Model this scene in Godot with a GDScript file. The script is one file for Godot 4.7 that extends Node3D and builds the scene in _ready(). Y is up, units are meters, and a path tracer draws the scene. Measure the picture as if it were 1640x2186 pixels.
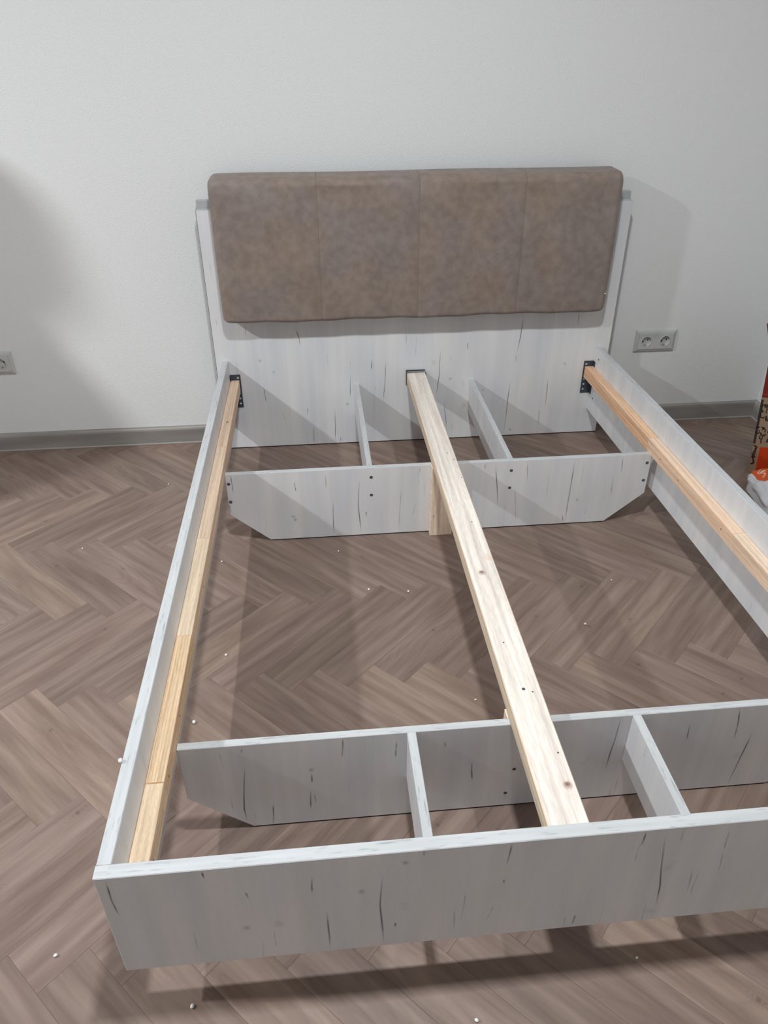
extends Node3D
# A half-assembled double bed in a white room with a herringbone floor. Metres, y up; the back wall is the plane z = 0, its right corner is at x = 2.184.

var rng := RandomNumberGenerator.new()
var bed: Node3D
var mat_oak: StandardMaterial3D
var mat_edge: StandardMaterial3D
var mat_steel: StandardMaterial3D
var mat_screw: StandardMaterial3D

const RAIL_TOP := 0.362
const RAIL_LOW := 0.107
const HEAD_Z := 0.081
const FOOT_Z := 2.086
const SUP1 := 0.7347      # front faces of the two cross supports
const SUP2 := 1.770
const RIBS := [0.490, 0.934]

# ------------------------------------------------------------------ node helpers
func put(called: String, mesh: Mesh, parent: Node, mat: Material = null) -> MeshInstance3D:
	var o := MeshInstance3D.new()
	o.name = called
	o.mesh = mesh
	if mat:
		o.material_override = mat
	parent.add_child(o, true)
	return o

func tag(o: Node, label: String, category: String, group := "") -> void:
	o.set_meta("label", label)
	o.set_meta("category", category)
	if group:
		o.set_meta("group", group)

func thing(called: String, label: String, category: String, at := Vector3.ZERO, group := "") -> Node3D:
	var o := Node3D.new()
	o.name = called
	add_child(o, true)
	o.position = at
	tag(o, label, category, group)
	return o

func struct(called: String, mesh: Mesh, mat: Material = null) -> MeshInstance3D:
	var o := put(called, mesh, self, mat)
	o.set_meta("kind", "structure")
	return o

# ------------------------------------------------------------------ mesh helpers
func new_st() -> SurfaceTool:
	var st := SurfaceTool.new()
	st.begin(Mesh.PRIMITIVE_TRIANGLES)
	return st

func tri(st: SurfaceTool, a: Vector3, b: Vector3, c: Vector3, n: Vector3, ua: Vector2, ub: Vector2, uc: Vector2) -> void:
	if (b - a).cross(c - a).dot(n) > 0.0:
		var t := b; b = c; c = t
		var u := ub; ub = uc; uc = u
	st.set_normal(n); st.set_uv(ua); st.add_vertex(a)
	st.set_normal(n); st.set_uv(ub); st.add_vertex(b)
	st.set_normal(n); st.set_uv(uc); st.add_vertex(c)

func quad(st: SurfaceTool, a: Vector3, b: Vector3, c: Vector3, d: Vector3, n: Vector3, ua := Vector2.ZERO, ub := Vector2.RIGHT, uc := Vector2.ONE, ud := Vector2.DOWN) -> void:
	tri(st, a, b, c, n, ua, ub, uc)
	tri(st, a, c, d, n, ua, uc, ud)

func quad_auto(st: SurfaceTool, a: Vector3, b: Vector3, c: Vector3, d: Vector3, outward: Vector3, ua := Vector2.ZERO, ub := Vector2.RIGHT, uc := Vector2.ONE, ud := Vector2.DOWN) -> void:
	var n := (b - a).cross(d - a).normalized()
	if n.dot(outward) < 0.0:
		n = -n
	quad(st, a, b, c, d, n, ua, ub, uc, ud)

func inset(poly: PackedVector2Array, by: float) -> PackedVector2Array:
	# a convex polygon, each side moved inward
	var n := poly.size()
	var area := 0.0
	for i in n:
		area += poly[i].cross(poly[(i + 1) % n])
	var s := 1.0 if area > 0.0 else -1.0
	var out := PackedVector2Array()
	for i in n:
		var p := poly[i]
		var d0 := (p - poly[(i + n - 1) % n]).normalized()
		var d1 := (poly[(i + 1) % n] - p).normalized()
		var n0 := Vector2(-d0.y, d0.x) * s
		var n1 := Vector2(-d1.y, d1.x) * s
		var k := 1.0 + n0.dot(n1)
		out.append(p + (n0 + n1) * (by / maxf(k, 0.2)))
	return out

func board(poly: PackedVector2Array, depth: float, bevel: float, xf := Transform3D.IDENTITY, faces: Material = null, edges: Material = null) -> ArrayMesh:
	# a convex outline in local XY, extruded from z = 0 to z = depth, every edge chamfered; surface 0 the two faces, surface 1 the edges
	var n := poly.size()
	var inn := inset(poly, bevel)
	var f := new_st()
	var e := new_st()
	var idx := Geometry2D.triangulate_polygon(inn)
	for k in range(0, idx.size(), 3):
		var p := [inn[idx[k]], inn[idx[k + 1]], inn[idx[k + 2]]]
		for side in 2:
			var z := depth if side == 0 else 0.0
			var nn := xf.basis * (Vector3.BACK if side == 0 else Vector3.FORWARD)
			tri(f, xf * Vector3(p[0].x, p[0].y, z), xf * Vector3(p[1].x, p[1].y, z), xf * Vector3(p[2].x, p[2].y, z), nn.normalized(), Vector2(p[0].x, -p[0].y), Vector2(p[1].x, -p[1].y), Vector2(p[2].x, -p[2].y))
	var along := 0.0
	var mid := Vector2.ZERO
	for p in poly:
		mid += p / n
	for i in n:
		var a := poly[i]
		var b := poly[(i + 1) % n]
		var ai := inn[i]
		var bi := inn[(i + 1) % n]
		var out2 := (a + b) / 2.0 - mid
		var l := a.distance_to(b)
		var o3 := xf.basis * Vector3(out2.x, out2.y, 0)
		var u0 := Vector2(along, 0); var u1 := Vector2(along + l, 0); var u2 := Vector2(along + l, depth); var u3 := Vector2(along, depth)
		quad_auto(e, xf * Vector3(a.x, a.y, bevel), xf * Vector3(b.x, b.y, bevel), xf * Vector3(b.x, b.y, depth - bevel), xf * Vector3(a.x, a.y, depth - bevel), o3, u0, u1, u2, u3)
		quad_auto(e, xf * Vector3(a.x, a.y, depth - bevel), xf * Vector3(b.x, b.y, depth - bevel), xf * Vector3(bi.x, bi.y, depth), xf * Vector3(ai.x, ai.y, depth), o3 + xf.basis * Vector3(0, 0, 1), u3, u2, u2, u3)
		quad_auto(e, xf * Vector3(a.x, a.y, bevel), xf * Vector3(b.x, b.y, bevel), xf * Vector3(bi.x, bi.y, 0), xf * Vector3(ai.x, ai.y, 0), o3 - xf.basis * Vector3(0, 0, 1), u0, u1, u1, u0)
		along += l
	f.set_material(faces)
	var m := f.commit()
	e.set_material(edges if edges else faces)
	e.commit(m)
	return m

func rect(x0: float, y0: float, x1: float, y1: float) -> PackedVector2Array:
	return PackedVector2Array([Vector2(x0, y0), Vector2(x1, y0), Vector2(x1, y1), Vector2(x0, y1)])

func box(lo: Vector3, hi: Vector3, bevel := 0.001, faces: Material = null, edges: Material = null) -> ArrayMesh:
	return board(rect(lo.x, lo.y, hi.x, hi.y), hi.z - lo.z, bevel, Transform3D(Basis.IDENTITY, Vector3(0, 0, lo.z)), faces, edges)

func lathe(profile: Array, steps := 24, xf := Transform3D.IDENTITY) -> ArrayMesh:
	# profile of (radius, height) pairs turned about the local Y axis
	var st := new_st()
	for k in profile.size() - 1:
		var p: Vector2 = profile[k]
		var q: Vector2 = profile[k + 1]
		var d := q - p
		var nr := Vector2(d.y, -d.x).normalized()
		for i in steps:
			var a0 := TAU * i / steps
			var a1 := TAU * (i + 1) / steps
			var am := (a0 + a1) / 2
			var n := xf.basis * Vector3(nr.x * cos(am), nr.y, nr.x * sin(am))
			quad(st, xf * Vector3(p.x * cos(a0), p.y, p.x * sin(a0)), xf * Vector3(p.x * cos(a1), p.y, p.x * sin(a1)), xf * Vector3(q.x * cos(a1), q.y, q.x * sin(a1)), xf * Vector3(q.x * cos(a0), q.y, q.x * sin(a0)), n.normalized())
	return st.commit()

# ------------------------------------------------------------------ texture helpers
func noise_map(w: int, h: int, nw: int, nh: int, freq: float, sd: int, octaves := 3) -> PackedByteArray:
	# noise drawn at nw x nh and stretched to w x h: streaks where the two differ
	var n := FastNoiseLite.new()
	n.noise_type = FastNoiseLite.TYPE_SIMPLEX_SMOOTH
	n.seed = sd
	n.frequency = freq
	n.fractal_octaves = octaves
	var im := n.get_image(nw, nh, false, false, true)
	im.resize(w, h, Image.INTERPOLATE_CUBIC)
	im.convert(Image.FORMAT_L8)
	return im.get_data()

func mat(albedo: Color, rough := 0.6, tex: Texture2D = null, spec := 0.5) -> StandardMaterial3D:
	var m := StandardMaterial3D.new()
	m.albedo_color = albedo
	m.roughness = rough
	m.metallic_specular = spec
	if tex:
		m.albedo_texture = tex
	return m

func span(m: StandardMaterial3D, x0: float, y1: float, w: float, h: float) -> StandardMaterial3D:
	# metre UVs (x, -y) to a picture that covers x0 .. x0 + w and y1 down to y1 - h
	m.uv1_scale = Vector3(1.0 / w, 1.0 / h, 1)
	m.uv1_offset = Vector3(-x0 / w, y1 / h, 0)
	return m

func oak_image(w_m: float, h_m: float, sd: int, ppm := 1000.0) -> Image:
	# whitewashed oak decor: near-white board, soft grey vertical streaks
	var w := int(w_m * ppm)
	var h := int(h_m * ppm)
	var a := noise_map(w, h, w, maxi(8, h / 60), 0.025, sd, 4)
	var b := noise_map(w, h, maxi(16, w / 6), maxi(8, h / 30), 0.05, sd + 1, 2)
	var c := noise_map(w, h, w, maxi(8, h / 14), 0.22, sd + 2, 2)
	var out := PackedByteArray()
	out.resize(w * h * 3)
	for i in w * h:
		var s := (a[i] - 128) * 0.034 + (b[i] - 128) * 0.045 + (c[i] - 128) * 0.011
		var warm := (b[i] - 128) * 0.012
		out[i * 3] = clampi(int(222.0 + s + warm), 0, 255)
		out[i * 3 + 1] = clampi(int(221.5 + s), 0, 255)
		out[i * 3 + 2] = clampi(int(222.5 + s - warm * 1.6), 0, 255)
	return Image.create_from_data(w, h, false, Image.FORMAT_RGB8, out)

func blot(im: Image, x: float, y: float, r: float, ink: Color, alpha: float) -> void:
	var x0 := maxi(0, int(x - r - 1)); var x1 := mini(im.get_width() - 1, int(x + r + 1))
	var y0 := maxi(0, int(y - r - 1)); var y1 := mini(im.get_height() - 1, int(y + r + 1))
	for j in range(y0, y1 + 1):
		for i in range(x0, x1 + 1):
			var d := Vector2(i + 0.5 - x, j + 0.5 - y).length() / r
			if d < 1.0:
				im.set_pixel(i, j, im.get_pixel(i, j).lerp(ink, alpha * (1.0 - d * d)))

func crack(im: Image, pts: Array, dark: float, width := 1.5, ink := Color(0.24, 0.23, 0.23)) -> void:
	# a tapering, slightly wavering dark line through the points (pixels)
	var total := 0.0
	for i in pts.size() - 1:
		total += pts[i].distance_to(pts[i + 1])
	var gone := 0.0
	var ph := rng.randf() * TAU
	for i in pts.size() - 1:
		var p: Vector2 = pts[i]
		var q: Vector2 = pts[i + 1]
		var l := p.distance_to(q)
		var steps := maxi(2, int(l * 1.2))
		for k in steps:
			var t := float(k) / steps
			var g := (gone + l * t) / total
			var taper := clampf(minf(g, 1.0 - g) * 4.0, 0.10, 1.0) * (0.82 + 0.18 * sin(g * 8.0 + ph))
			var at := p.lerp(q, t) + Vector2(sin(g * 5.0 + ph) * minf(1.2, total * 0.006), 0)
			blot(im, at.x, at.y, width * (0.62 + 0.42 * taper), ink, dark * taper * 0.42)
		gone += l

func board_cracks(im: Image, list: Array, x0: float, y1: float, ppm := 1000.0) -> void:
	for c in list:
		var pts := []
		for k in range(0, c.size() - 1, 2):
			pts.append(Vector2((c[k] - x0) * ppm, (y1 - c[k + 1]) * ppm))
		crack(im, pts, c[c.size() - 1], 1.75 if c[c.size() - 1] > 0.55 else 1.45)

func faint_marks(im: Image, count: int) -> void:
	var w := im.get_width()
	var h := im.get_height()
	for k in count:
		var x := rng.randf() * w
		var y := rng.randf() * h
		var l := rng.randf_range(20, 100)
		crack(im, [Vector2(x, y), Vector2(x + rng.randf_range(-5, 5), y + l)], rng.randf_range(0.08, 0.30), 1.5)
	for k in count / 3:
		var x := rng.randf() * w
		var y := rng.randf() * h
		for i in 5:
			blot(im, x + rng.randf_range(-6, 6), y + rng.randf_range(-10, 10), rng.randf_range(5, 12), Color(0.55, 0.54, 0.53), 0.045)

func oak_mat(w_m: float, h_m: float, x0: float, y1: float, sd: int, cracks: Array, knots: Array, faint := 10) -> StandardMaterial3D:
	rng.seed = sd * 77 + 5
	var im := oak_image(w_m, h_m, sd)
	faint_marks(im, faint)
	for k in knots:
		for i in 6:
			blot(im, (k.x - x0) * 1000.0 + rng.randf_range(-4, 4), (y1 - k.y) * 1000.0 + rng.randf_range(-4, 4), rng.randf_range(3, 7), Color(0.42, 0.41, 0.40), 0.085)
	board_cracks(im, cracks, x0, y1)
	var m := mat(Color(1, 1, 1), 0.55, ImageTexture.create_from_image(im), 0.4)
	m.roughness = 0.42
	return span(m, x0, y1, w_m, h_m)

func edge_band_mat() -> StandardMaterial3D:
	# melamine edge band: white with grey lengthwise streaks; u runs along the edge
	var w := 1024
	var h := 24
	var a := noise_map(w, h, 64, h, 0.06, 411, 3)
	var b := noise_map(w, h, 160, h, 0.11, 412, 3)
	var out := PackedByteArray()
	out.resize(w * h * 3)
	for i in w * h:
		var s := (a[i] - 128) * 0.05
		if b[i] > 168:
			s -= (b[i] - 168) * 0.45
		out[i * 3] = clampi(int(196.0 + s), 0, 255)
		out[i * 3 + 1] = clampi(int(197.0 + s), 0, 255)
		out[i * 3 + 2] = clampi(int(198.0 + s), 0, 255)
	var m := mat(Color(1, 1, 1), 0.5, ImageTexture.create_from_image(Image.create_from_data(w, h, false, Image.FORMAT_RGB8, out)), 0.4)
	m.uv1_scale = Vector3(1.0 / 1.1, 1.0 / 0.022, 1)
	m.uv1_offset = Vector3(0.13, 0, 0)
	return m

func pine_image(w: int, h: int, base: Color, line: Color, rings: float, strength: float, sd: int, swirl := 0.5) -> Image:
	# u along the grain; growth rings as thin darker lines that wander
	var warp := noise_map(w, h, maxi(8, w / 40), maxi(6, h / 10), 0.06, sd, 2)
	var tone := noise_map(w, h, maxi(8, w / 30), h, 0.05, sd + 1, 2)
	var fine := noise_map(w, h, maxi(8, w / 12), h, 0.28, sd + 2, 2)
	var out := PackedByteArray()
	out.resize(w * h * 3)
	for y in h:
		for x in w:
			var i := y * w + x
			var t := float(y) / h * rings + (warp[i] - 128) / 128.0 * swirl * rings
			var f := t - floorf(t)
			var ring := pow(f, 5.0) * strength
			var g := 1.0 + (tone[i] - 128) * 0.0006 + (fine[i] - 128) * 0.0004
			out[i * 3] = clampi(int(lerpf(base.r, line.r, ring) * g * 255.0), 0, 255)
			out[i * 3 + 1] = clampi(int(lerpf(base.g, line.g, ring) * g * 255.0), 0, 255)
			out[i * 3 + 2] = clampi(int(lerpf(base.b, line.b, ring) * g * 255.0), 0, 255)
	return Image.create_from_data(w, h, false, Image.FORMAT_RGB8, out)

func knot(im: Image, x: float, y: float, r: float, core: Color) -> void:
	for k in 4:
		var rr := r * (2.6 - k * 0.5)
		for i in 40:
			var a := TAU * i / 40
			blot(im, x + cos(a) * rr * 1.6, y + sin(a) * rr * 0.8, 1.3, Color(0.80, 0.66, 0.58), 0.22)
	blot(im, x, y, r * 1.5, core, 0.55)
	blot(im, x - r * 0.3, y, r * 0.8, core.darkened(0.35), 0.6)

# ------------------------------------------------------------------ the scene
func _ready() -> void:
	rng.seed = 20
	# camera
	var cam := Camera3D.new()
	cam.name = "camera"
	add_child(cam)
	cam.transform = Transform3D(Basis.from_euler(Vector3(-0.5704, -0.0900, -0.0055), EULER_ORDER_YXZ), Vector3(0.3614, 1.3708, 2.7297))
	cam.fov = 69.065
	cam.near = 0.05
	cam.current = true
	# environment
	var we := WorldEnvironment.new()
	we.name = "environment"
	var env := Environment.new()
	env.background_mode = Environment.BG_COLOR
	env.background_color = Color(0.02, 0.02, 0.025)
	env.tonemap_mode = Environment.TONE_MAPPER_LINEAR
	env.tonemap_exposure = 1.05
	env.sdfgi_enabled = true
	env.ssao_enabled = true
	env.ssil_enabled = true
	we.environment = env
	add_child(we)
	# the two ceiling lamps of the room
	lamp(Vector3(0.47, 2.62, 1.92), 4.1, Color(0.96, 0.985, 1.0), "round white ceiling lamp over the bed frame")
	lamp(Vector3(-2.45, 2.62, 1.92), 9.8, Color(0.96, 0.985, 1.0), "round white ceiling lamp at the left end of the room")

	build_room()
	build_floor()
	build_bed()
	build_sockets()
	build_box()
	build_bag()
	build_crumbs()
	build_person()

func lamp(at: Vector3, energy: float, tint: Color, label: String) -> void:
	# a surface-mounted round downlight: drum, trim ring and a glowing disc that looks down
	var t := thing("ceiling_lamp", label, "lamp", Vector3(at.x, 2.70, at.z), "round lamps on the ceiling")
	var low := at.y - 2.70
	put("drum", lathe([Vector2(0.075, low), Vector2(0.095, low), Vector2(0.10, low + 0.006), Vector2(0.10, 0.0)], 36), t, mat(Color(0.9, 0.9, 0.9), 0.4))
	var g := mat(Color(0.95, 0.95, 0.93), 0.3)
	g.emission_enabled = true
	g.emission = tint
	g.emission_energy_multiplier = 2.0
	put("glowing_disc", lathe([Vector2(0.0, low + 0.004), Vector2(0.078, low + 0.004), Vector2(0.078, low + 0.010)], 36), t, g)
	var l := AreaLight3D.new()
	l.name = "lamp_light"
	l.light_color = tint
	l.light_energy = energy
	l.area_size = Vector2(0.13, 0.13)
	l.area_range = 12.0
	l.area_attenuation = 2.0
	l.shadow_enabled = true
	l.rotation.x = -PI / 2
	l.position = Vector3(0, low - 0.006, 0)
	t.add_child(l)

func build_room() -> void:
	var paper := mat(Color(0.88, 0.88, 0.875), 0.85, null, 0.3)
	var nt := NoiseTexture2D.new()
	nt.width = 512; nt.height = 512; nt.seamless = true
	var fn := FastNoiseLite.new()
	fn.seed = 9; fn.frequency = 0.09; fn.fractal_octaves = 4
	nt.noise = fn
	paper.heightmap_enabled = true
	paper.heightmap_texture = nt
	paper.heightmap_scale = 0.06
	paper.uv1_triplanar = true
	paper.uv1_world_triplanar = true
	paper.uv1_scale = Vector3(3.2, 3.2, 3.2)
	struct("wall_back", box(Vector3(-4.35, -0.06, -0.15), Vector3(2.334, 2.85, 0.0), 0.0005), paper)
	struct("wall_right", box(Vector3(2.184, -0.06, 0.0), Vector3(2.334, 2.85, 4.8), 0.0005), paper)
	struct("wall_left", box(Vector3(-4.35, -0.06, 0.0), Vector3(-4.2, 2.85, 4.8), 0.0005), paper)
	struct("wall_front", box(Vector3(-4.35, -0.06, 4.8), Vector3(2.334, 2.85, 4.95), 0.0005), paper)
	struct("ceiling", box(Vector3(-4.2, 2.70, 0.0), Vector3(2.184, 2.85, 4.8), 0.0005), mat(Color(0.86, 0.86, 0.86), 0.9))
	# skirting boards: taupe wood print, rounded top, a thin pale lip at the floor
	var w := 1024
	var h := 64
	var a := noise_map(w, h, 60, h, 0.05, 51, 3)
	var b := noise_map(w, h, 24, h / 4, 0.08, 52, 2)
	var px := PackedByteArray()
	px.resize(w * h * 3)
	for i in w * h:
		var s := (a[i] - 128) * 0.14 + (b[i] - 128) * 0.10
		px[i * 3] = clampi(int(150 + s), 0, 255)
		px[i * 3 + 1] = clampi(int(145 + s), 0, 255)
		px[i * 3 + 2] = clampi(int(139 + s * 0.9), 0, 255)
	var skirt := mat(Color(1, 1, 1), 0.5, ImageTexture.create_from_image(Image.create_from_data(w, h, false, Image.FORMAT_RGB8, px)))
	var lip := mat(Color(0.66, 0.64, 0.62), 0.5)
	baseboard("baseboard_back", Transform3D(Basis.IDENTITY, Vector3(-4.2, 0, 0)), 6.384, skirt, lip)
	baseboard("baseboard_right", Transform3D(Basis(Vector3.UP, -PI / 2), Vector3(2.184, 0, 0)), 4.8, skirt, lip)

func baseboard(called: String, xf: Transform3D, length: float, m: Material, lip: Material) -> void:
	var prof := [Vector2(0.0, 0.0722), Vector2(0.004, 0.0722), Vector2(0.0085, 0.0705), Vector2(0.0115, 0.066), Vector2(0.013, 0.058), Vector2(0.0135, 0.008), Vector2(0.0135, 0.0)]
	var st := new_st()
	for k in prof.size() - 1:
		var p: Vector2 = prof[k]
		var q: Vector2 = prof[k + 1]
		var v0 := float(k) / 6.0
		var v1 := float(k + 1) / 6.0
		quad_auto(st, xf * Vector3(0, p.y, p.x), xf * Vector3(length, p.y, p.x), xf * Vector3(length, q.y, q.x), xf * Vector3(0, q.y, q.x), xf.basis * Vector3(0, 0.3, 1), Vector2(0, v0), Vector2(length / 1.6, v0), Vector2(length / 1.6, v1), Vector2(0, v1))
	var o := struct(called, st.commit(), m)
	put("sealing_lip", board(rect(0, 0, length, 0.006), 0.004, 0.001, xf * Transform3D(Basis.IDENTITY, Vector3(0, 0, 0.0125))), o, lip)

# ------------------------------------------------------------------ floor
func floor_image() -> Image:
	# two windows of 0.465 m along the grain (x) by ten rows of 0.1 m: twenty plank faces
	var w := 1024
	var h := 1030
	var s1 := noise_map(w, h, 84, h, 0.024, 61, 4)
	var s2 := noise_map(w, h, 70, h, 0.085, 62, 3)
	var s3 := noise_map(w, h, 200, h, 0.30, 63, 2)
	var wp := noise_map(w, h, 60, 240, 0.035, 64, 2)
	var out := PackedByteArray()
	out.resize(w * h * 3)
	var dark := Vector3(137, 115, 104)
	var pale := Vector3(180, 158, 144)
	for row in 10:
		for win in 2:
			var uc := rng.randf_range(0.1, 0.9)
			var vc := rng.randf_range(0.1, 0.9)
			var arch := rng.randf_range(1.5, 5.0) * (1.0 if rng.randf() > 0.5 else -1.0)
			var fig := rng.randf_range(0.06, 0.22) if rng.randf() > 0.30 else 0.04
			var nr := rng.randf_range(5.0, 9.0)
			var lift := rng.randf_range(-0.07, 0.07)
			for j in 103:
				var y := row * 103 + j
				var v := j / 103.0
				for k in 512:
					var x := win * 512 + k
					var i := y * w + x
					var u := k / 512.0
					var du := u - uc
					var dv := v - vc
					var wob := (wp[i] - 128) / 128.0
					# cathedral figure: nested arches about a point, drawn out along the grain
					var r := sqrt(dv * dv + 0.02 * du * du * arch * arch) + 0.24 * wob
					var c := r * nr
					var ring := c - floorf(c)
					ring = ring * ring * (1.0 if ring < 0.86 else (1.0 - ring) / 0.14)
					var t := 0.5 + lift + (s1[i] - 128) * 0.0036 + (s2[i] - 128) * 0.0008 + (s3[i] - 128) * 0.0003 - ring * fig * 1.3
					t = clampf(t, 0.0, 1.0)
					out[i * 3] = int(dark.x + (pale.x - dark.x) * t)
					out[i * 3 + 1] = int(dark.y + (pale.y - dark.y) * t)
					out[i * 3 + 2] = int(dark.z + (pale.z - dark.z) * t)
	var im := Image.create_from_data(w, h, false, Image.FORMAT_RGB8, out)
	# small knots
	for k in 9:
		var x := rng.randf_range(40, 980)
		var y := (rng.randi() % 10) * 103 + rng.randf_range(25, 80)
		for i in 26:
			var a := TAU * i / 26
			for ring in 3:
				blot(im, x + cos(a) * (7 + ring * 6) * 1.7, y + sin(a) * (4 + ring * 3.5), 1.6, Color(0.35, 0.28, 0.24), 0.15)
		blot(im, x, y, 6, Color(0.36, 0.28, 0.24), 0.4)
	return im

func plank_mesh(poly: PackedVector2Array, d1: Vector2, o: Vector2, turn: Vector2, win: int, row: int, fu: bool, fv: bool) -> ArrayMesh:
	# poly in floor (x, z); top at y = 0, chamfered rim; o is the plank's corner, d1 its length direction, turn its width direction
	var st := new_st()
	var inn := inset(poly, 0.0006)
	var uv := func(p: Vector2) -> Vector2:
		var q := p - o
		var a := clampf(q.dot(d1) / 0.465, 0.0, 1.0)
		var b := clampf(q.dot(turn) / 0.0997, 0.0, 1.0)
		if fu: a = 1.0 - a
		if fv: b = 1.0 - b
		return Vector2((win + 0.004 + a * 0.992) / 2.0, (row + 0.02 + b * 0.96) / 10.0)
	var n := poly.size()
	for k in range(1, n - 1):
		tri(st, Vector3(inn[0].x, 0, inn[0].y), Vector3(inn[k].x, 0, inn[k].y), Vector3(inn[k + 1].x, 0, inn[k + 1].y), Vector3.UP, uv.call(inn[0]), uv.call(inn[k]), uv.call(inn[k + 1]))
	var mid := Vector2.ZERO
	for p in poly:
		mid += p / n
	for i in n:
		var a := poly[i]; var b := poly[(i + 1) % n]
		var ai := inn[i]; var bi := inn[(i + 1) % n]
		var outw := Vector3((a.x + b.x) / 2 - mid.x, 0.1, (a.y + b.y) / 2 - mid.y)
		quad_auto(st, Vector3(ai.x, 0, ai.y), Vector3(bi.x, 0, bi.y), Vector3(b.x, -0.0004, b.y), Vector3(a.x, -0.0004, a.y), outw, uv.call(ai), uv.call(bi), uv.call(b), uv.call(a))
		quad_auto(st, Vector3(a.x, -0.0004, a.y), Vector3(b.x, -0.0004, b.y), Vector3(b.x, -0.006, b.y), Vector3(a.x, -0.006, a.y), outw, uv.call(a), uv.call(b), uv.call(b), uv.call(a))
	return st.commit()

func build_floor() -> void:
	rng.seed = 411
	var tex := ImageTexture.create_from_image(floor_image())
	var tones := []
	for k in 6:
		var g: float = [0.955, 1.0, 0.975, 1.03, 0.99, 0.935][k]
		var m := mat(Color(0.865 * g, 0.86 * g, [0.865, 0.855, 0.86, 0.85, 0.87, 0.86][k] * g), 0.42, tex, 0.42)
		tones.append(m)
	var slab := struct("floor", box(Vector3(-4.35, -0.12, -0.15), Vector3(2.334, -0.0055, 4.95), 0.0005), mat(Color(0.20, 0.165, 0.15), 0.9))
	var wd := 0.0997
	var ln := 0.465
	var r2 := sqrt(0.5)
	var d1 := Vector2(r2, r2)
	var d2 := Vector2(r2, -r2)
	var o := Vector2(0.083, 0.998) - d1 * ln - d2 * wd
	var room := rect(-4.2, 0.0, 2.184, 4.8)
	var seen := rect(-0.98, 0.0, 2.184, 2.42)
	var rest := new_st()
	var made := 0
	for m in range(-2, 9):
		for k in range(-40, 45):
			for kind in 2:
				var c: Vector2
				var la: Vector2
				var wa: Vector2
				if kind == 0:
					c = o + d1 * (k * wd + m * ln) + d2 * (k * wd - m * ln)
					la = d1; wa = d2
				else:
					c = o + d1 * (k * wd + ln + m * ln) + d2 * ((k + 1) * wd - ln - m * ln)
					la = d2; wa = d1
				var g := 0.0001
				var full := PackedVector2Array([c + la * g + wa * g, c + la * (ln - g) + wa * g, c + la * (ln - g) + wa * (wd - g), c + la * g + wa * (wd - g)])
				var cut := Geometry2D.intersect_polygons(full, room)
				if cut.is_empty():
					continue
				var poly: PackedVector2Array = cut[0]
				if poly.size() < 3 or absf(area_of(poly)) < 0.0004:
					continue
				var mesh := plank_mesh(poly, la, c, wa, rng.randi() % 2, rng.randi() % 10, rng.randf() > 0.5, rng.randf() > 0.5)
				var tone: int = rng.randi() % 6
				if made < 296 and not Geometry2D.intersect_polygons(poly, seen).is_empty():
					put("plank", mesh, slab, tones[tone])
					made += 1
				else:
					rest.append_from(mesh, 0, Transform3D.IDENTITY)
	var far := put("planks", rest.commit(), slab, tones[1])
	far.set_meta("kind", "stuff")

func area_of(p: PackedVector2Array) -> float:
	var a := 0.0
	for i in p.size():
		a += p[i].cross(p[(i + 1) % p.size()])
	return a / 2.0

# ------------------------------------------------------------------ bed
func build_bed() -> void:
	bed = thing("bed_frame", "unfinished white oak double bed frame with taupe padded headboard and bare pine slat supports", "bed", Vector3.ZERO)
	mat_edge = edge_band_mat()
	mat_steel = mat(Color(0.30, 0.33, 0.37), 0.45)
	mat_steel.metallic = 0.5
	mat_screw = mat(Color(0.33, 0.33, 0.35), 0.5)
	mat_screw.metallic = 0.25
	headboard()
	rails()
	supports()
	pine_parts()

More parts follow.
